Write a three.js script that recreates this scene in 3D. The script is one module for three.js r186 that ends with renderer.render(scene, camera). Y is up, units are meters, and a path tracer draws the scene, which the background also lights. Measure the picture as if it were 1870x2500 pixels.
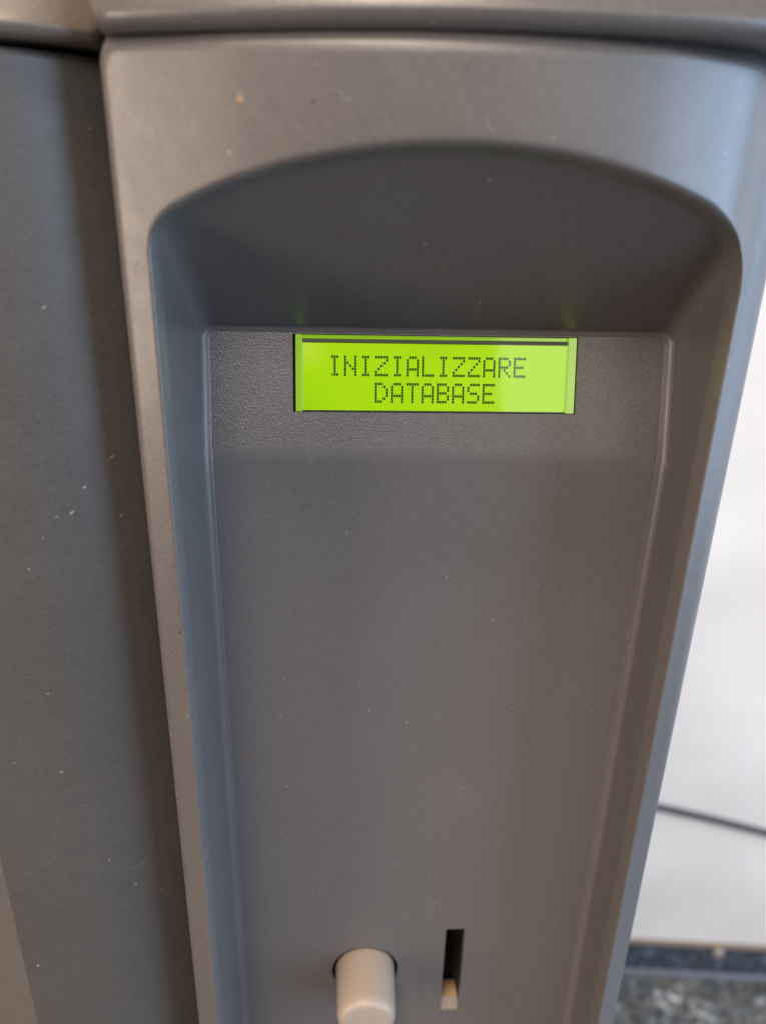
import * as THREE from 'three';
import { mergeVertices, mergeGeometries } from 'three/addons/utils/BufferGeometryUtils.js';
import { RoundedBoxGeometry } from 'three/addons/geometries/RoundedBoxGeometry.js';
import { RectAreaLightUniformsLib } from 'three/addons/lights/RectAreaLightUniformsLib.js';

// ---------------------------------------------------------------- camera, light, exposure
// world: x right, y up, z out of the machine's front; the origin is level with the phone, in the plane of the front
const scene = new THREE.Scene();
const camera = new THREE.PerspectiveCamera(67.37, 0.748, 0.02, 30);
{
  const R = Math.PI / 180, th = 22.61 * R, roll = 1.43 * R, yaw = 3.5 * R;
  const f = new THREE.Vector3(Math.sin(yaw) * Math.cos(th), -Math.sin(th), -Math.cos(yaw) * Math.cos(th));
  const r = new THREE.Vector3(Math.cos(yaw), 0, Math.sin(yaw)), u = new THREE.Vector3().crossVectors(r, f);
  const X = r.clone().multiplyScalar(Math.cos(roll)).addScaledVector(u, Math.sin(roll));
  const Y = u.clone().multiplyScalar(Math.cos(roll)).addScaledVector(r, -Math.sin(roll));
  camera.quaternion.setFromRotationMatrix(new THREE.Matrix4().makeBasis(X, Y, f.clone().negate()));
  camera.position.set(-0.0233, 0, 0.144);
  camera.focus = 0.176; camera.userData.fStop = 10.5;
}
scene.add(camera);

const renderer = new THREE.WebGLRenderer({ antialias: true });
renderer.toneMapping = THREE.LinearToneMapping;
renderer.toneMappingExposure = 1.3;
renderer.outputColorSpace = THREE.SRGBColorSpace;
renderer.shadowMap.enabled = true;
RectAreaLightUniformsLib.init();

scene.background = new THREE.Color().setRGB(0.03, 0.029, 0.028);      // the dim indoor air around
function areaLight(color, intensity, w, h, from, to) {
  const l = new THREE.RectAreaLight(new THREE.Color().setRGB(...color), intensity, w, h);
  l.position.set(...from); scene.add(l); l.lookAt(...to); l.castShadow = true; return l;
}
areaLight([0.50, 0.71, 1.0], 5.9, 1.9, 1.9, [1.8, 0.2, 0.6], [0, -0.05, -0.05]);       // tall daylight window on the right
areaLight([1.0, 0.86, 0.755], 11.2, 1.1, 0.8, [-0.3, 1.35, 1.8], [0, -0.1, 0]);           // bright warm room behind the photographer
areaLight([1.0, 0.81, 0.68], 9.0, 0.6, 1.35, [-1.6, 0.05, 0.9], [0, -0.1, 0]);           // unseen warm source on the left, made tall to light the lower rim
areaLight([1.0, 0.80, 0.63], 42, 0.4, 0.4, [-0.3, 1.5, 0.55], [0, -0.1, 0]);           // ceiling lamp
areaLight([1.0, 0.96, 0.90], 2.2, 0.8, 0.9, [0.85, 0.55, 2.0], [0, 0, 0]);             // pale wall of light farther back

// ---------------------------------------------------------------- helpers
let seed = 7;
const rnd = () => { seed = (seed * 1664525 + 1013904223) >>> 0; return seed / 4294967296; };
const mm = 0.001;
const lerp = (a, b, t) => a + (b - a) * t;
const used = {};
function numbered(n) { const k = used[n] = (used[n] ?? -1) + 1; return k ? n + '_' + String(k).padStart(3, '0') : n; }
function mesh(name, g, m, parent, label) {
  const o = new THREE.Mesh(g, m); o.name = parent === scene ? numbered(name) : name;
  o.castShadow = o.receiveShadow = true; parent.add(o); if (label) o.userData.label = label; return o;
}
// smooth interpolation through [x, z] pairs (mm), x rising
function smooth(pts) {
  const n = pts.length, m = [];
  for (let i = 0; i < n; i++) {
    const a = pts[Math.max(0, i - 1)], b = pts[Math.min(n - 1, i + 1)]; m.push((b[1] - a[1]) / (b[0] - a[0]));
  }
  return (x) => {
    if (x <= pts[0][0]) return pts[0][1] + m[0] * (x - pts[0][0]);
    if (x >= pts[n - 1][0]) return pts[n - 1][1] + m[n - 1] * (x - pts[n - 1][0]);
    let i = 0; while (pts[i + 1][0] < x) i++;
    const h = pts[i + 1][0] - pts[i][0], t = (x - pts[i][0]) / h, t2 = t * t, t3 = t2 * t;
    return (2 * t3 - 3 * t2 + 1) * pts[i][1] + (t3 - 2 * t2 + t) * h * m[i] + (-2 * t3 + 3 * t2) * pts[i + 1][1] + (t3 - t2) * h * m[i + 1];
  };
}
// surface through rows of [x, y, z] in mm; closed joins the last column to the first
function sheet(rows, closed = false, flip = false) {
  const nr = rows.length, nc = rows[0].length, pos = [], uv = [], idx = [];
  for (const row of rows) for (const p of row) { pos.push(p[0] * mm, p[1] * mm, p[2] * mm); uv.push(p[0] * mm + p[2] * mm * 0.37, p[1] * mm + p[2] * mm * 0.61); }
  for (let i = 0; i < nr - 1; i++) for (let j = 0; j < (closed ? nc : nc - 1); j++) {
    const a = i * nc + j, b = i * nc + (j + 1) % nc, c = a + nc, d = b + nc;
    if (flip) idx.push(a, b, c, b, d, c); else idx.push(a, c, b, b, c, d);
  }
  const g = new THREE.BufferGeometry();
  g.setAttribute('position', new THREE.Float32BufferAttribute(pos, 3));
  g.setAttribute('uv', new THREE.Float32BufferAttribute(uv, 2));
  g.setIndex(idx); g.computeVertexNormals(); return g;
}

// ---------------------------------------------------------------- procedural materials
function noiseTex(size, radii, s, contrast = 1) {           // tiling smoothed noise, 0..255
  seed = s; let acc = new Float32Array(size * size);
  for (const [r, w] of radii) {
    let a = new Float32Array(size * size); for (let i = 0; i < a.length; i++) a[i] = rnd() - 0.5;
    for (let pass = 0; pass < 2; pass++) for (const dir of [0, 1]) {
      const b = new Float32Array(size * size), R = Math.max(0, Math.round(r));
      for (let y = 0; y < size; y++) for (let x = 0; x < size; x++) {
        let t = 0; for (let k = -R; k <= R; k++) t += dir ? a[((y + k + size) % size) * size + x] : a[y * size + ((x + k + size) % size)];
        b[y * size + x] = t;
      }
      a = b;
    }
    let sd = 0; for (const v of a) sd += v * v; sd = Math.sqrt(sd / a.length);
    for (let i = 0; i < a.length; i++) acc[i] += w * a[i] / sd;
  }
  return { size, acc, contrast };
}
function grayTexture({ size, acc, contrast }, repeat, curve = (v) => v) {
  const d = new Uint8Array(size * size * 4);
  for (let i = 0; i < acc.length; i++) { const v = Math.max(0, Math.min(1, curve(0.5 + 0.2 * contrast * acc[i]))) * 255; d[i * 4] = d[i * 4 + 1] = d[i * 4 + 2] = v; d[i * 4 + 3] = 255; }
  const t = new THREE.DataTexture(d, size, size); t.wrapS = t.wrapT = THREE.RepeatWrapping; t.magFilter = THREE.LinearFilter; t.minFilter = THREE.LinearMipmapLinearFilter; t.generateMipmaps = true;
  t.repeat.set(repeat, repeat); t.needsUpdate = true; return t;
}
const grain = grayTexture(noiseTex(512, [[1, 0.6], [3, 0.8], [7, 0.4]], 11), 1 / 0.028);
const spark = grayTexture(noiseTex(512, [[1, 0.6], [2, 0.8]], 23), 1 / 0.02, (v) => 0.5 + (v - 0.5) * 1.3);
const satin = grayTexture(noiseTex(256, [[2, 0.5], [14, 1.0]], 31), 1 / 0.11, (v) => 0.84 + (v - 0.5) * 0.26);

// colour of the moulded plastic with dust, fluff, scuffs and coffee spots; the sheet is 0.26 x 0.36 m
const SW = 0.26, SH = 0.36, SX = -0.17, SY = -0.30;
function plasticMap(base, s, dots, marks = [], hair, grime = []) {
  seed = s;
  const k = 5600, W = Math.round(SW * k), H = Math.round(SH * k), c = document.createElement('canvas'); c.width = W; c.height = H;
  const g = c.getContext('2d'); g.fillStyle = `rgb(${base.join(',')})`; g.fillRect(0, 0, W, H);
  const P = (x, y) => [(x * mm - SX) * k, H - (y * mm - SY) * k];
  for (let i = 0; i < 60; i++) {                         // faint wiped grime
    const x = rnd() * W, y = rnd() * H, r = 30 + rnd() * 140, dk = rnd() < 0.5, a = 0.012 + rnd() * 0.022;
    const gr = g.createRadialGradient(x, y, 0, x, y, r); gr.addColorStop(0, dk ? `rgba(60,50,44,${a})` : `rgba(190,182,172,${a})`); gr.addColorStop(1, 'rgba(120,115,110,0)');
    g.fillStyle = gr; g.fillRect(x - r, y - r, 2 * r, 2 * r);
  }
  const im = g.getImageData(0, 0, W, H), q8 = im.data; let prev = 0;   // fine mottling of the moulding compound
  for (let i = 0; i < q8.length; i += 4) { prev = 0.45 * prev + (rnd() - 0.5) * 9; q8[i] += prev; q8[i + 1] += prev; q8[i + 2] += prev; }
  g.putImageData(im, 0, 0);
  for (let i = 0; i < dots; i++) {
    const x = rnd() * W, y = rnd() * H, q = rnd(), r = 0.4 + rnd() * rnd() * 1.1;
    g.fillStyle = q < 0.62 ? `rgba(214,206,196,${0.2 + rnd() * 0.5})` : q < 0.85 ? `rgba(46,38,32,${0.3 + rnd() * 0.5})` : `rgba(150,100,60,${0.3 + rnd() * 0.5})`;
    g.beginPath(); g.ellipse(x, y, r * (1 + rnd()), r, rnd() * 3, 0, 7); g.fill();
  }
  for (let i = 0; i < dots / 28; i++) {                  // little fibres
    const x = rnd() * W, y = rnd() * H, a = rnd() * 6.3, l = 3 + rnd() * 8;
    g.strokeStyle = `rgba(205,200,192,${0.12 + rnd() * 0.3})`; g.lineWidth = 0.7; g.beginPath(); g.moveTo(x, y);
    g.quadraticCurveTo(x + Math.cos(a) * l, y + Math.sin(a) * l, x + Math.cos(a + 0.6) * l * 1.7, y + Math.sin(a + 0.6) * l * 1.7); g.stroke();
  }
  for (const [x, y, r, col] of marks) {                  // spots seen at known places
    const [px, py] = P(x, y), gr = g.createRadialGradient(px, py, 0, px, py, r * mm * k);
    gr.addColorStop(0, `rgba(${col},0.75)`); gr.addColorStop(0.45, `rgba(${col},0.4)`); gr.addColorStop(1, `rgba(${col},0)`);
    g.fillStyle = gr; g.beginPath(); g.arc(px, py, r * mm * k, 0, 7); g.fill();
  }
  for (const [x, y0, y1, n, w] of grime) for (let i = 0; i < n; i++) {   // brown specks and nicks gathered along an edge
    const [px, py] = P(x + (rnd() + rnd() - 1) * w, lerp(y0, y1, rnd())), r = 0.5 + rnd() * 1.3;
    g.fillStyle = rnd() < 0.6 ? `rgba(40,26,18,${0.35 + rnd() * 0.5})` : rnd() < 0.5 ? `rgba(150,96,60,${0.3 + rnd() * 0.5})` : `rgba(205,192,176,${0.3 + rnd() * 0.4})`;
    g.beginPath(); g.ellipse(px, py, r * 0.7, r * (0.7 + rnd() * 0.7), rnd(), 0, 7); g.fill();
  }
  if (hair) { g.strokeStyle = 'rgba(150,138,124,0.55)'; g.lineWidth = 0.8; g.beginPath(); hair.forEach(([x, y], i) => { const [px, py] = P(x, y); i ? g.lineTo(px, py) : g.moveTo(px, py); }); g.stroke(); }
  const t = new THREE.CanvasTexture(c); t.colorSpace = THREE.SRGBColorSpace; t.anisotropy = 8;
  t.wrapS = t.wrapT = THREE.RepeatWrapping; t.repeat.set(1 / SW, 1 / SH); t.offset.set(-SX / SW, -SY / SH); return t;
}
const GREY = [86, 82, 80];
const mapFront = plasticMap(GREY, 101, 800, [[-35.6, 18.1, 0.8, '190,140,70'], [-38, 10, 0.5, '150,150,110'], [-34, 13.5, 0.25, '40,36,30']], null, [[-61.6, 18, -230, 60, 0.5], [-56.2, 0, -200, 28, 0.35], [-59, 18, -40, 14, 2.2]]);
const mapBack = plasticMap([88, 85, 85], 202, 520, [[-49.2 - 9.6, -143.5 - 15.9, 1.1, '130,86,46'], [-50.8 - 9.6, -78.5 - 15.9, 0.4, '30,26,24']]);
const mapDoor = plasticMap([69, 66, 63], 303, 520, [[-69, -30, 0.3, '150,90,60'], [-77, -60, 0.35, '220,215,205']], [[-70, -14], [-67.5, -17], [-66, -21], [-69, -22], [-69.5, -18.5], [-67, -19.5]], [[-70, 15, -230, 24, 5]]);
const plastic = (map, bump, bumpScale, rough) => new THREE.MeshPhysicalMaterial({ map, roughness: rough, roughnessMap: satin, bumpMap: bump, bumpScale, ior: 1.5 });
const M = {
  front: plastic(mapFront, grain, 0.000017, 0.46),
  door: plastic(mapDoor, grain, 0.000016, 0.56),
  back: plastic(mapBack, grain, 0.000026, 0.54),
  plate: plastic(mapBack, spark, 0.00004, 0.36),
  aged: plastic(plasticMap([98, 88, 78], 404, 500), grain, 0.000014, 0.5),  // slightly warmer, beige-toned plastic for the header above the door
  cabinet: new THREE.MeshStandardMaterial({ color: new THREE.Color().setRGB(0.12, 0.115, 0.11), roughness: 0.6 }),
  black: new THREE.MeshStandardMaterial({ color: new THREE.Color().setRGB(0.006, 0.006, 0.006), roughness: 0.8 }),
  button: new THREE.MeshPhysicalMaterial({ color: new THREE.Color().setRGB(0.29, 0.238, 0.195), metalness: 0.0, roughness: 0.38, bumpMap: grain, bumpScale: 0.00001 }),
  brass: new THREE.MeshStandardMaterial({ color: new THREE.Color().setRGB(0.66, 0.46, 0.26), metalness: 0.5, roughness: 0.45 }),
  lip: new THREE.MeshPhysicalMaterial({ color: new THREE.Color().setRGB(0.17, 0.14, 0.11), roughness: 0.45 }),
};

// ---------------------------------------------------------------- the setting: floor, wall, skirting
function carpetMap(base, s, con) {
  seed = s; const n = 512, a = noiseTex(n, [[2, 0.7], [5, 0.9], [14, 0.5]], s), b = noiseTex(n, [[9, 1]], s + 5), d = new Uint8Array(n * n * 4);
  for (let i = 0; i < n * n; i++) {
    const v = a.acc[i], w = b.acc[i], k = Math.max(0.25, 1 + con * v + (v > 1.3 ? 0.35 * (v - 1.3) : 0));
    d[i * 4] = Math.min(255, base[0] * k * (1 + 0.02 * w)); d[i * 4 + 1] = Math.min(255, base[1] * k); d[i * 4 + 2] = Math.min(255, base[2] * k * (1 - 0.02 * w)); d[i * 4 + 3] = 255;
  }
  const t = new THREE.DataTexture(d, n, n); t.colorSpace = THREE.SRGBColorSpace; t.wrapS = t.wrapT = THREE.RepeatWrapping; t.magFilter = THREE.LinearFilter; t.minFilter = THREE.LinearMipmapLinearFilter; t.generateMipmaps = true; t.needsUpdate = true;
  return { t, a };
}
const carpet = carpetMap([95, 92, 87], 41, 0.15), skirtCarpet = carpetMap([57, 61, 67], 57, 0.12);
const FLOOR = -1.25;
{
  const g = new THREE.BoxGeometry(9, 0.06, 9); g.translate(0, -0.03, 0);
  carpet.t.repeat.set(9 / 0.4, 9 / 0.4);
  const bump = grayTexture(carpet.a, 9 / 0.4);
  const o = mesh('floor', g, new THREE.MeshStandardMaterial({ map: carpet.t, roughness: 1, bumpMap: bump, bumpScale: 0.0012 }), scene, 'grey mottled carpet floor below the white wall');
  o.position.y = FLOOR; o.userData.kind = 'structure';
}
// the wall's foot runs from (0.491, -0.765) to (0.720, -0.743); wx/wz: local x along the wall, local z out of it
const wallAt = new THREE.Vector3(0.491, FLOOR, -0.765), wallTurn = -0.0943;
{
  const w = new THREE.Group(); w.name = 'wall'; w.position.copy(wallAt); w.rotation.y = wallTurn; scene.add(w);
  w.userData = { kind: 'structure', label: 'plain white wall behind the vending machine' };
  const smudge = grayTexture(noiseTex(256, [[20, 1], [5, 0.25]], 77), 1, (v) => 0.9 + (v - 0.5) * 0.06); smudge.colorSpace = THREE.SRGBColorSpace; smudge.repeat.set(5, 4);
  const g = new THREE.BoxGeometry(3.6, 2.3, 0.12); g.translate(0.2, 1.15, -0.06);
  mesh('wall_face', g, new THREE.MeshStandardMaterial({ color: new THREE.Color().setRGB(0.94, 0.835, 0.735), map: smudge, roughness: 0.85 }), w);
}
{
  const s = new THREE.Group(); s.name = 'skirting'; s.position.copy(wallAt); s.rotation.y = wallTurn; scene.add(s);
  s.userData = { kind: 'structure', label: 'dark blue carpet skirting strip along the foot of the white wall' };
  skirtCarpet.t.repeat.set(3.6 / 0.2, 0.062 / 0.2);
  const sk = new THREE.BoxGeometry(3.6, 0.060, 0.006); sk.translate(0.2, 0.044, 0.003);
  mesh('carpet_strip', sk, new THREE.MeshStandardMaterial({ map: skirtCarpet.t, roughness: 1 }), s);
  const ed = new RoundedBoxGeometry(3.6, 0.006, 0.007, 1, 0.001); ed.translate(0.2, 0.077, 0.0038);
  mesh('edge_strip', ed, new THREE.MeshStandardMaterial({ color: new THREE.Color().setRGB(0.24, 0.17, 0.11), roughness: 0.8 }), s);
  const nt = new RoundedBoxGeometry(0.016, 0.018, 0.004, 1, 0.001); nt.translate(0.133, 0.066, 0.0076);
  mesh('plaster_chip', nt, new THREE.MeshStandardMaterial({ color: new THREE.Color().setRGB(0.42, 0.33, 0.26), roughness: 0.9 }), s);
  const tr = new RoundedBoxGeometry(3.6, 0.013, 0.008, 2, 0.003); tr.translate(0.2, 0.0065, 0.006);
  mesh('trim_strip', tr, new THREE.MeshStandardMaterial({ color: new THREE.Color().setRGB(0.17, 0.17, 0.18), roughness: 0.5 }), s);
}
{
  const pts = [[0.30, -0.845], [0.40, -0.862], [0.478, -0.877], [0.524, -0.887], [0.563, -0.896], [0.603, -0.906], [0.65, -0.918], [0.74, -0.946], [0.9, -1.0], [1.2, -1.13]];
  const c = new THREE.CatmullRomCurve3(pts.map(([x, y]) => new THREE.Vector3(x, y, wallAt.z + (x - wallAt.x) * 0.0946 + 0.006)));
  const o = mesh('cable', new THREE.TubeGeometry(c, 90, 0.0055, 10), new THREE.MeshStandardMaterial({ color: new THREE.Color().setRGB(0.02, 0.019, 0.018), roughness: 0.6 }), scene);
  o.userData = { label: 'thin black cable sagging across the white wall', category: 'cable' };
}

// ---------------------------------------------------------------- the vending machine
const machine = new THREE.Group(); machine.name = 'vending_machine'; scene.add(machine);
machine.userData = { label: 'dark grey plastic vending machine front with lit green display, button and coin slot', category: 'vending machine' };

// cabinet behind the mouldings
{
  const g = new THREE.BoxGeometry(0.62, 1.61, 0.56); g.translate(-0.262, FLOOR + 0.805, -0.36);
  mesh('cabinet', g, M.cabinet, machine);
}

// front moulding: one skin from its outer edge over the bulged face, round the rim and down into the recess
const face = smooth([[-75, -6], [-62, 0], [-50, 4.5], [-37, 9], [-16, 14], [5, 15.5], [25, 13.2], [38, 9], [45, 4.6], [52.5, -2.5], [59, -7.6], [61.2, -10.5], [63, -15]]);
const CREASE = -57.15, PTOP = -28.98, backZ = (y) => y > CREASE ? lerp(-26, -33, Math.min(1.2, (y - CREASE) / (PTOP - CREASE))) : -26;
const NS = 70, NCN = 18, NT = 84, NB = 24;
function arcPts(cx, cy, r, a0, a1, n) { const o = []; for (let i = 0; i < n; i++) { const a = lerp(a0, a1, i / (n - 1)); o.push([cx + r * Math.cos(a), cy + r * Math.sin(a)]); } return o; }
function linePts(a, b, n) { const o = []; for (let i = 0; i < n; i++) { const t = (i + 0.5) / n; o.push([lerp(a[0], b[0], t), lerp(a[1], b[1], t)]); } return o; }
function roundLoop(xl, xr, yt, yb, r) {
  return [...linePts([xl, yb], [xl, yt - r], NS), ...arcPts(xl + r, yt - r, r, Math.PI, Math.PI / 2, NCN), ...linePts([xl + r, yt], [xr - r, yt], NT),
    ...arcPts(xr - r, yt - r, r, Math.PI / 2, 0, NCN), ...linePts([xr, yt - r], [xr, yb], NS), ...linePts([xr, yb], [xl, yb], NB)];
}
const rimCtrl = [[-56.8, -40], [-56.4, -20], [-56.1, -10.5], [-55.6, -7.6], [-54.5, -5.5], [-52.9, -3.8], [-50.4, -2.1], [-46.1, 0], [-41.1, 1.95], [-35.7, 3.7], [-30.4, 5.1], [-18.9, 7.1], [-12.1, 7.75], [-5.3, 8.0], [1, 7.9], [7.3, 7.4],
  [13.4, 6.6], [19.6, 5.4], [24.6, 4.2], [30.1, 2.7], [34.3, 1.4], [39, -0.3], [44.6, -3.5], [48.4, -7.0], [50.9, -11], [52.1, -16], [52.5, -24], [52.6, -40]];
const rimLoop = (() => {
  const c = new THREE.CatmullRomCurve3(rimCtrl.map(([x, y]) => new THREE.Vector3(x, y, 0)), false, 'centripetal'); c.arcLengthDivisions = 1200;
  const p = c.getSpacedPoints(1200), near = (x, y) => { let b = 0, bd = 1e9; p.forEach((q, i) => { const d = (q.x - x) ** 2 + (q.y - y) ** 2; if (d < bd) { bd = d; b = i; } }); return b; };
  const i0 = near(-56.1, -11), i1 = near(-50.4, -2.1), i2 = near(44.6, -3.5), i3 = near(52.1, -17);
  const take = (a, b, n, half) => Array.from({ length: n }, (_, i) => { const t = half ? (i + 0.5) / n : i / (n - 1), q = p[Math.round(lerp(a, b, t))]; return [q.x, q.y]; });
  return [...linePts([-56.4, -322], [p[i0].x, p[i0].y], NS), ...take(i0, i1, NCN), ...take(i1, i2, NT, true), ...take(i2, i3, NCN), ...linePts([p[i3].x, p[i3].y], [52.6, -322], NS), ...linePts([52.6, -322], [-56.4, -322], NB)];
})();
const N = rimLoop.length;
const inward = rimLoop.map((p, i) => {                 // unit normals pointing into the recess
  const s = 3; let tx = 0, ty = 0;
  for (let k = 1; k <= s; k++) { const a = rimLoop[(i - k + N) % N], b = rimLoop[(i + k) % N]; tx += b[0] - a[0]; ty += b[1] - a[1]; }
  const l = Math.hypot(tx, ty); return [ty / l, -tx / l];
});
const onFace = (loop, dz) => loop.map(([x, y]) => [x, y, face(x) + dz]);
const outer = (inset, extraTop = 0, r = 3.2) => roundLoop(-62.2 + inset, 62.4 - inset, 20.9 - inset + extraTop, -330 + inset, r);
const rows = [];
rows.push(onFace(outer(0, 4.2), -30), onFace(outer(0, 4.2), -11), onFace(outer(0, 3.4), -5.5), onFace(outer(0, 1.9), -3.0), onFace(outer(0, 0.55), -1.5), onFace(outer(0.12, 0.25), -0.95), onFace(outer(0.4, 0.12), -0.5), onFace(outer(0.8, 0.05), -0.2), onFace(outer(1.3), -0.04));
const edge = outer(1.9), rimStart = rimLoop.map((p, i) => [p[0] - inward[i][0] * 0.55, p[1] - inward[i][1] * 0.55]);
for (let k = 0; k <= 22; k++) rows.push(onFace(edge.map((p, i) => [lerp(p[0], rimStart[i][0], k / 22), lerp(p[1], rimStart[i][1], k / 22)]), 0));
const chamferIn = (i) => { const [nx, ny] = inward[i]; return nx > 0.7 ? 1.3 : nx < -0.7 ? 0.6 : 2.3; };
const sm = (() => { let a = rimLoop.map((_, i) => chamferIn(i)); for (let q = 0; q < 30; q++) a = a.map((v, i) => (a[(i - 1 + N) % N] + 2 * v + a[(i + 1) % N]) / 4); return a; })();
const chamferZ = (i) => lerp(2.9, 4.4, Math.max(0, -inward[i][0]));
for (let k = 0; k < 8; k++) {                          // the rim: well rounded at the arch, nearer a chamfer down the sides
  const a = (k / 8) * 70 * Math.PI / 180, rs = Math.sin(a) / Math.sin(1.2217), rz = (1 - Math.cos(a)) / (1 - Math.cos(1.2217));
  rows.push(rimLoop.map((p, i) => {
    const t = inward[i][0] ** 2, d = rs * 0.86 * sm[i], x = p[0] + inward[i][0] * d, y = p[1] + inward[i][1] * d;
    return [x, y, lerp(face(x), face(p[0]), rz) - lerp(rz, lerp(rz, rs, 0.75), t) * chamferZ(i) * 1.15 - 0.02];
  }));
}
const wallTop = rimLoop.map((p, i) => { const d = sm[i] * 0.86, x = p[0] + inward[i][0] * d, y = p[1] + inward[i][1] * d; return [x, y, face(p[0]) - chamferZ(i) * 1.15]; });
rows.push(wallTop);
const FR = 2.0, floorLoop = (inset) => roundLoop(-54.5 + inset, 54.0 - inset, PTOP + 1.2 - inset, -312 + inset, Math.max(0.8, 3.6 - inset));
const wallEnd = floorLoop(0).map(([x, y]) => [x, y, backZ(y) + FR]);
for (const t of [0.03, 0.08, 0.2, 0.35, 0.5, 0.65, 0.8, 0.92, 1]) rows.push(wallTop.map((p, i) => p.map((v, k) => lerp(v, wallEnd[i][k], t))));
for (let k = 1; k <= 6; k++) { const a = k / 6 * Math.PI / 2; rows.push(floorLoop(FR * (1 - Math.cos(a))).map(([x, y]) => [x, y, backZ(y) + FR * (1 - Math.sin(a))])); }
rows.push(floorLoop(FR + 0.5).map(([x, y]) => [x, y, backZ(y) - 0.6]));
mesh('front_panel', sheet(rows, true, false), M.front, machine);

// recess floor pieces with their cut-outs
function flat(outline, holes, zOf, thick, sub = 0) {
  const s = new THREE.Shape(outline.map(([x, y]) => new THREE.Vector2(x, y)));
  for (const h of holes) s.holes.push(new THREE.Path(h.map(([x, y]) => new THREE.Vector2(x, y))));
  const g = new THREE.ExtrudeGeometry(s, { depth: thick, bevelEnabled: false });
  const p = g.attributes.position, uv = g.attributes.uv;
  for (let i = 0; i < p.count; i++) {
    const x = p.getX(i), y = p.getY(i), z = p.getZ(i) - thick + zOf(y);
    uv.setXY(i, x * mm - 0.0096, y * mm - 0.0159); p.setXYZ(i, x * mm, y * mm, z * mm);
  }
  g.computeVertexNormals(); return g;
}
const rect = (x0, x1, y0, y1) => [[x0, y0], [x1, y0], [x1, y1], [x0, y1]];
const roundRect = (x0, x1, y0, y1, r) => [...arcPts(x1 - r, y0 + r, r, -Math.PI / 2, 0, 5), ...arcPts(x1 - r, y1 - r, r, 0, Math.PI / 2, 5), ...arcPts(x0 + r, y1 - r, r, Math.PI / 2, Math.PI, 5), ...arcPts(x0 + r, y0 + r, r, Math.PI, Math.PI * 1.5, 5)];
const circle = (cx, cy, r, n = 64) => Array.from({ length: n }, (_, i) => [cx + r * Math.cos(i / n * 2 * Math.PI), cy + r * Math.sin(i / n * 2 * Math.PI)]);
const BTN = [-15, -229.6], SLOT = [10.0, 16.0, -250.3, -212.2];
const BEND = 2.2;
const tilt = Math.atan2(7, PTOP - CREASE), kc = 1 / Math.cos(tilt);
{
  const g = flat(rect(-53.9, 53.4, -311.5, CREASE - BEND), [circle(BTN[0], BTN[1] + 0.1, 10.4), roundRect(...SLOT, 0.5)], () => -26, 1.6);
  const bend = []; for (let i = 0; i <= 12; i++) {       // the soft bend where the plate begins
    const t = i / 12, u = 1 - t, y = u * u * (CREASE - BEND) + 2 * u * t * CREASE + t * t * (CREASE + BEND * Math.cos(tilt)), z = -26 - t * t * BEND * Math.sin(tilt);
    bend.push([[-53.9, y, z], [0, y, z], [53.4, y, z]]);
  }
  const st = sheet(bend, false, false).toNonIndexed(), uv = st.attributes.uv;
  for (let i = 0; i < uv.count; i++) uv.setXY(i, st.attributes.position.getX(i) - 0.0096, st.attributes.position.getY(i) - 0.0159);
  mesh('recess_back', mergeGeometries([g, st]), M.back, machine);
}
// the display plate and the display live in the tilted plane: local y runs up the plate from the crease
const plateFrame = new THREE.Matrix4().makeRotationX(-tilt).setPosition(0, CREASE * mm, -26 * mm);
{
  const hole = rect(-33.95, 31.75, 10.38, 28.0), top = (PTOP - CREASE + 0.6) * kc;
  const g = flat(rect(-53.9, 53.4, BEND, top), [hole], () => 0, 1.6);
  g.applyMatrix4(plateFrame); mesh('display_plate', g, M.plate, machine, 'coarse grained plate tilted up around the display');
}

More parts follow.
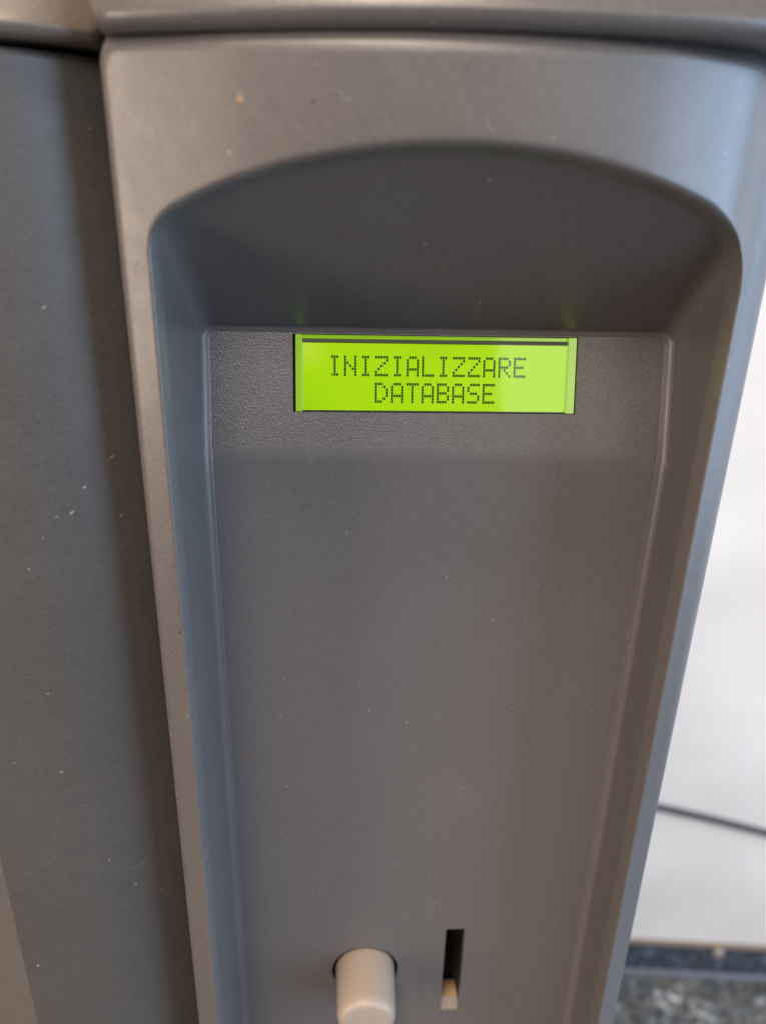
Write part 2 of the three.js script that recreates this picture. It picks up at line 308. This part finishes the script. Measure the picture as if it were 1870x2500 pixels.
// ---------------------------------------------------------------- display
{
  const d = new THREE.Group(); d.name = 'display'; d.applyMatrix4(plateFrame); machine.add(d);
  const X0 = -31.75, X1 = 29.5, Y0 = 10.72, Y1 = 26.2, k = 24, W = Math.round((X1 - X0) * k), H = Math.round((Y1 - Y0) * k);
  const c = document.createElement('canvas'); c.width = W; c.height = H; const g = c.getContext('2d');
  g.fillStyle = 'rgb(178,231,13)'; g.fillRect(0, 0, W, H);
  for (const [cx, cy, r, col] of [[0.62, 0.6, 0.75, '205,242,60'], [0.02, 0.1, 0.3, '235,240,150'], [0.0, 1.0, 0.5, '150,208,8'], [0.5, -0.35, 0.6, '150,205,14']]) {   // uneven backlight
    const gr = g.createRadialGradient(cx * W, cy * H, 0, cx * W, cy * H, r * H * 1.2); gr.addColorStop(0, `rgba(${col},0.38)`); gr.addColorStop(1, `rgba(${col},0)`); g.fillStyle = gr; g.fillRect(0, 0, W, H);
  }
  const glyph = { I: '01110 00100 00100 00100 00100 00100 01110', N: '10001 10001 11001 10101 10011 10001 10001', Z: '11111 00001 00010 00100 01000 10000 11111', A: '01110 10001 10001 10001 11111 10001 10001', L: '10000 10000 10000 10000 10000 10000 11111',
    R: '11110 10001 10001 11110 10100 10010 10001', E: '11111 10000 10000 11110 10000 10000 11111', D: '11100 10010 10001 10001 10001 10010 11100', T: '11111 00100 00100 00100 00100 00100 00100', B: '11110 10001 10001 11110 10001 10001 11110', S: '01111 10000 10000 01110 00001 00001 11110' };
  const pitch = 3.583, dot = 0.594, doty = 0.668;
  const put = (word, col, yTop) => [...word].forEach((ch, n) => glyph[ch].split(' ').forEach((row, r) => [...row].forEach((b, q) => {
    if (b !== '1') return;
    const x = -25.88 + (n + col) * pitch + q * dot, y = yTop - r * doty;
    g.fillStyle = word[0] === 'I' && n === 0 && r === 6 && q === 1 ? 'rgb(116,158,14)' : 'rgb(42,82,20)';
    g.fillRect((x - X0) * k, H - (y - Y0) * k, (dot - 0.1) * k, (doty - 0.1) * k);
  })));
  put('INIZIALIZZARE', 0, 23.2); put('DATABASE', 3, 17.15);
  const t = new THREE.CanvasTexture(c); t.colorSpace = THREE.SRGBColorSpace; t.anisotropy = 8;
  const plane = (x0, x1, y0, y1, z) => { const p = new THREE.PlaneGeometry((x1 - x0) * mm, (y1 - y0) * mm); p.translate((x0 + x1) / 2 * mm, (y0 + y1) / 2 * mm, z * mm); return p; };
  const bar = (x0, x1, y0, y1, z0, z1, r = 0.12) => { const p = new RoundedBoxGeometry((x1 - x0) * mm, (y1 - y0) * mm, (z1 - z0) * mm, 2, r * mm); p.translate((x0 + x1) / 2 * mm, (y0 + y1) / 2 * mm, (z0 + z1) / 2 * mm); return p; };
  const glow = (r, gg, b, e) => new THREE.MeshPhysicalMaterial({ color: new THREE.Color().setRGB(0.12, 0.2, 0.02), emissive: new THREE.Color().setRGB(r, gg, b), emissiveIntensity: e, roughness: 0.15, clearcoat: 0.6, clearcoatRoughness: 0.05 });
  // the liquid crystal sheet, and behind it an added deep black tray, narrowing the backlight at its bottom
  mesh('screen', plane(X0, X1 + 0.25, Y0, Y1 + 0.2, -2.6), new THREE.MeshPhysicalMaterial({ map: t, transmission: 1, thickness: 0, roughness: 0.34, ior: 1.3, specularIntensity: 0.2, emissive: 0xffffff, emissiveMap: t, emissiveIntensity: 0.38 }), d);
  const wl = (x0, x1, y0, y1, z0, z1) => { const q = new THREE.BoxGeometry((x1 - x0) * mm, (y1 - y0) * mm, (z1 - z0) * mm); q.translate((x0 + x1) / 2 * mm, (y0 + y1) / 2 * mm, (z0 + z1) / 2 * mm); return q; };
  mesh('spill_tray', mergeGeometries([wl(-55, 53, 36, 37, -42, -2.8), wl(-55, 53, -1, 0, -42, -2.8), wl(-55, -54, 0, 36, -42, -2.8), wl(52, 53, 0, 36, -42, -2.8), wl(-54, 52, 0, 36, -43, -42),
    wl(-54, X0, 0, 36, -2.9, -2.7), wl(X1 + 0.25, 52, 0, 36, -2.9, -2.7), wl(X0, X1 + 0.25, 0, Y0, -2.9, -2.7), wl(X0, X1 + 0.25, Y1 + 0.2, 36, -2.9, -2.7)]), M.black, d);
  mesh('backlight', plane(-53, 51, 1, 35, -41.5), new THREE.MeshStandardMaterial({ color: 0x222222, emissive: 0xffffff, emissiveIntensity: 0.76 }), d);
  const side = glow(0.30, 0.56, 0.008, 0.46), topM = glow(0.30, 0.56, 0.0, 0.5);  // emission stands in for backlight carried through the clear lens edges
  mesh('lens_flange', bar(-33.3, X0 - 0.06, 10.5, 27.88, -2.0, -0.35), side, d);
  mesh('lens_flange', bar(X1 + 0.06, 31.45, 10.5, 27.88, -2.0, -0.35), side, d);
  mesh('lens_flange', bar(X0, X1, 27.05, 27.9, -2.6, -1.5), topM, d);
  const dark = new THREE.MeshPhysicalMaterial({ color: new THREE.Color().setRGB(0.02, 0.028, 0.006), roughness: 0.35 });
  mesh('lens_bevel', bar(X0, X1, Y1 - 0.05, 26.98, -2.6, -0.8, 0.06), dark, d);
  mesh('lens_bevel', bar(X0, X1, 10.5, Y0 + 0.1, -2.4, -0.9, 0.05), dark, d);
  mesh('lens_rib', bar(X0 + 0.02, X0 + 0.16, Y0, Y1, -1.45, -0.5, 0.05), side, d);
  mesh('lens_rib', bar(X1 - 0.16, X1 - 0.02, Y0, Y1, -1.45, -0.5, 0.05), side, d);
  const pane = plane(X0, X1, Y0, Y1, -0.6);
  mesh('lens_pane', pane, new THREE.MeshPhysicalMaterial({ color: 0xffffff, transmission: 1, thickness: 0, roughness: 0.055, ior: 1.49 }), d);
  const l = new THREE.RectAreaLight(0xffffff, 0.03, 104 * mm, 34 * mm);     // the backlight's own light, thrown forward on the sheet
  l.position.set(-1 * mm, 18 * mm, -41.2 * mm); l.rotation.y = Math.PI; d.add(l);
}

// ---------------------------------------------------------------- return button and coin slot
{
  const b = new THREE.Group(); b.name = 'return_button'; b.position.set(BTN[0] * mm, BTN[1] * mm, 0); machine.add(b);
  const prof = [[6.5, -44], [6.5, -27.4], [8.9, -27.3], [9.2, -26.9], [8.75, -12.4], [8.5, -10.8], [8.1, -9.8], [7.5, -9.2], [6.8, -8.95], [5, -8.85], [0.001, -8.8]].map(([r, z]) => new THREE.Vector2(r * mm, z * mm));
  const g = new THREE.LatheGeometry(prof, 72); g.rotateX(Math.PI / 2);
  mesh('plunger', g, M.button, b);
  const sh = new THREE.LatheGeometry([[10.4, -27.4], [10.6, -50], [0.001, -50]].map(([r, z]) => new THREE.Vector2(r * mm, z * mm)), 48); sh.rotateX(Math.PI / 2);
  M.black.side = THREE.DoubleSide;
  mesh('plunger_well', sh, M.black, b);
}
{
  const s = new THREE.Group(); s.name = 'coin_slot'; machine.add(s);
  const [x0, x1, y0, y1] = SLOT;
  const box = (a, b, c, d, e, f) => { const q = new THREE.BoxGeometry((b - a) * mm, (d - c) * mm, (f - e) * mm); q.translate((a + b) / 2 * mm, (c + d) / 2 * mm, (e + f) / 2 * mm); return q; };
  mesh('slot_well', mergeGeometries([box(x0 - 1.2, x0 - 0.05, y0 - 6, y1 + 2, -62, -27.9), box(x1 + 0.05, x1 + 1.2, y0 - 6, y1 + 2, -62, -27.9), box(x0 - 1.2, x1 + 1.2, y1 + 0.05, y1 + 2, -62, -27.9), box(x0 - 1.2, x1 + 1.2, y0 - 6, y1 + 2, -63, -62), box(x0 - 1.2, x1 + 1.2, y0 - 8, y0 - 6.02, -62, -27.9)]), M.black, s);
  // sloping lip at the foot of the slot and the brass chute behind it
  const wedge = sheet([[[x0 + 0.1, y0 + 0.1, -26.3], [x1 - 0.1, y0 + 0.1, -26.3]], [[x0 + 0.1, y0 + 0.7, -26.35], [x1 - 0.1, y0 + 0.7, -26.35]], [[x0 + 0.1, y0 + 3.4, -28.6], [x1 - 0.1, y0 + 3.4, -28.6]]], false, true);
  M.lip.side = THREE.DoubleSide; M.brass.side = THREE.DoubleSide;
  mesh('slot_lip', wedge, M.lip, s);
  mesh('coin_chute', sheet([[[x0 + 0.1, y0 + 3.3, -28.6], [x1 - 0.1, y0 + 3.3, -28.6]], [[x0 + 0.1, y0 + 3.0, -31], [x1 - 0.1, y0 + 3.0, -31]], [[x0 + 0.1, y0 + 1.5, -36], [x1 - 0.1, y0 + 1.5, -36]], [[x0 + 0.1, y0 - 4, -40], [x1 - 0.1, y0 - 4, -40]]], false, true), M.brass, s);
}

// ---------------------------------------------------------------- neighbouring doors and the header above
// a sheet over columns x with a profile z(x); `edge` = +1 rounds its top edge, -1 its bottom edge at yEdge(x)
function doorSheet(xs, zOf, yEdge, yFar, r, back, dir, lean = 0) {
  const out = [], q = Math.PI / 2;
  const steps = [[0, -back], [0, -back * 0.5], ...Array.from({ length: 8 }, (_, i) => { const a = i / 7 * q; return [r * (1 - Math.cos(a)), -r * (1 - Math.sin(a))]; })];
  for (const [dy, dz] of steps) out.push(xs.map((x) => [x, yEdge(x) - dir * dy, zOf(x) + dz]));
  for (let k = 1; k <= 60; k++) out.push(xs.map((x) => [x, lerp(yEdge(x) - dir * r, yFar, k / 60), zOf(x) - lean * Math.abs(yFar - yEdge(x)) * k / 60]));
  return sheet(out, false, dir > 0);
}
const span = (a, b, n, pow = 1) => Array.from({ length: n }, (_, i) => a + (b - a) * (i / (n - 1)) ** pow);
{
  const z = smooth([[-300, -90], [-130, -20], [-114, -7.2], [-108.5, -2.8], [-106.2, -0.9], [-104.9, 0.0], [-103.6, 0.3], [-100, 0.3], ...Array.from({ length: 14 }, (_, i) => { const t = (i + 1) / 14; return [-98 + 33.4 * t, 0.3 - 14 * t ** 2.5]; }), [-63.95, -15.4], [-63.6, -17.5]]);
  const rc = 2.6, xr = -63.6, y = (x) => 20.7 - (x > xr - rc ? rc - Math.sqrt(Math.max(0, rc * rc - (x - xr + rc) ** 2)) : 0);
  const xs = [...span(-105.3, -104, 8), ...span(-103, -70, 40), ...span(-69.5, -63.6, 30)];
  mesh('door_facet', doorSheet([...span(-300, -130, 6), ...span(-126, -108, 18), ...span(-107.5, -105.3, 10)], z, y, -340, 1.8, 25, 1), M.front, machine, 'paler facet along the outer side of the door panel');  // door profile beyond its crease, in the front panel plastic
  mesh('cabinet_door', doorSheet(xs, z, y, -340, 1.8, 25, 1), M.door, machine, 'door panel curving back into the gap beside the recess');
}
{
  const z = smooth([[-66, -6], [-63, -1.8], [-61.5, 0.7], [-59, 2.7], [-50, 6.0], [-37, 9.8], [-16, 14.7], [5, 16.9], [25, 16.2], [44, 13.2], [62, 6], [70, -1]]);
  const rc = 3.0, xl = -63.0, y = (x) => 22.2 + (x < xl + rc ? rc - Math.sqrt(Math.max(0, rc * rc - (x - xl - rc) ** 2)) : 0);
  mesh('header_panel', doorSheet([...span(-63, -59, 20), ...span(-58.5, 68, 80)], z, y, 90, 2.7, 30, -1, 0.65), M.front, machine, 'wide header panel bulging out above the recess');
}
{
  const z = smooth([[-300, 6], [-120, 4], [-100, 2.6], [-85, 0.8], [-76, -1.2], [-70, -3.8], [-66, -7], [-64.2, -10], [-63.5, -16]]);
  const y = () => 21.6;
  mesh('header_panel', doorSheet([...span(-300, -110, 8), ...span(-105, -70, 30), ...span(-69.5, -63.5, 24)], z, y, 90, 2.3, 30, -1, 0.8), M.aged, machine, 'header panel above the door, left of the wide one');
}
for (const m of Object.values(M)) m.side = THREE.DoubleSide;

renderer.render(scene, camera);
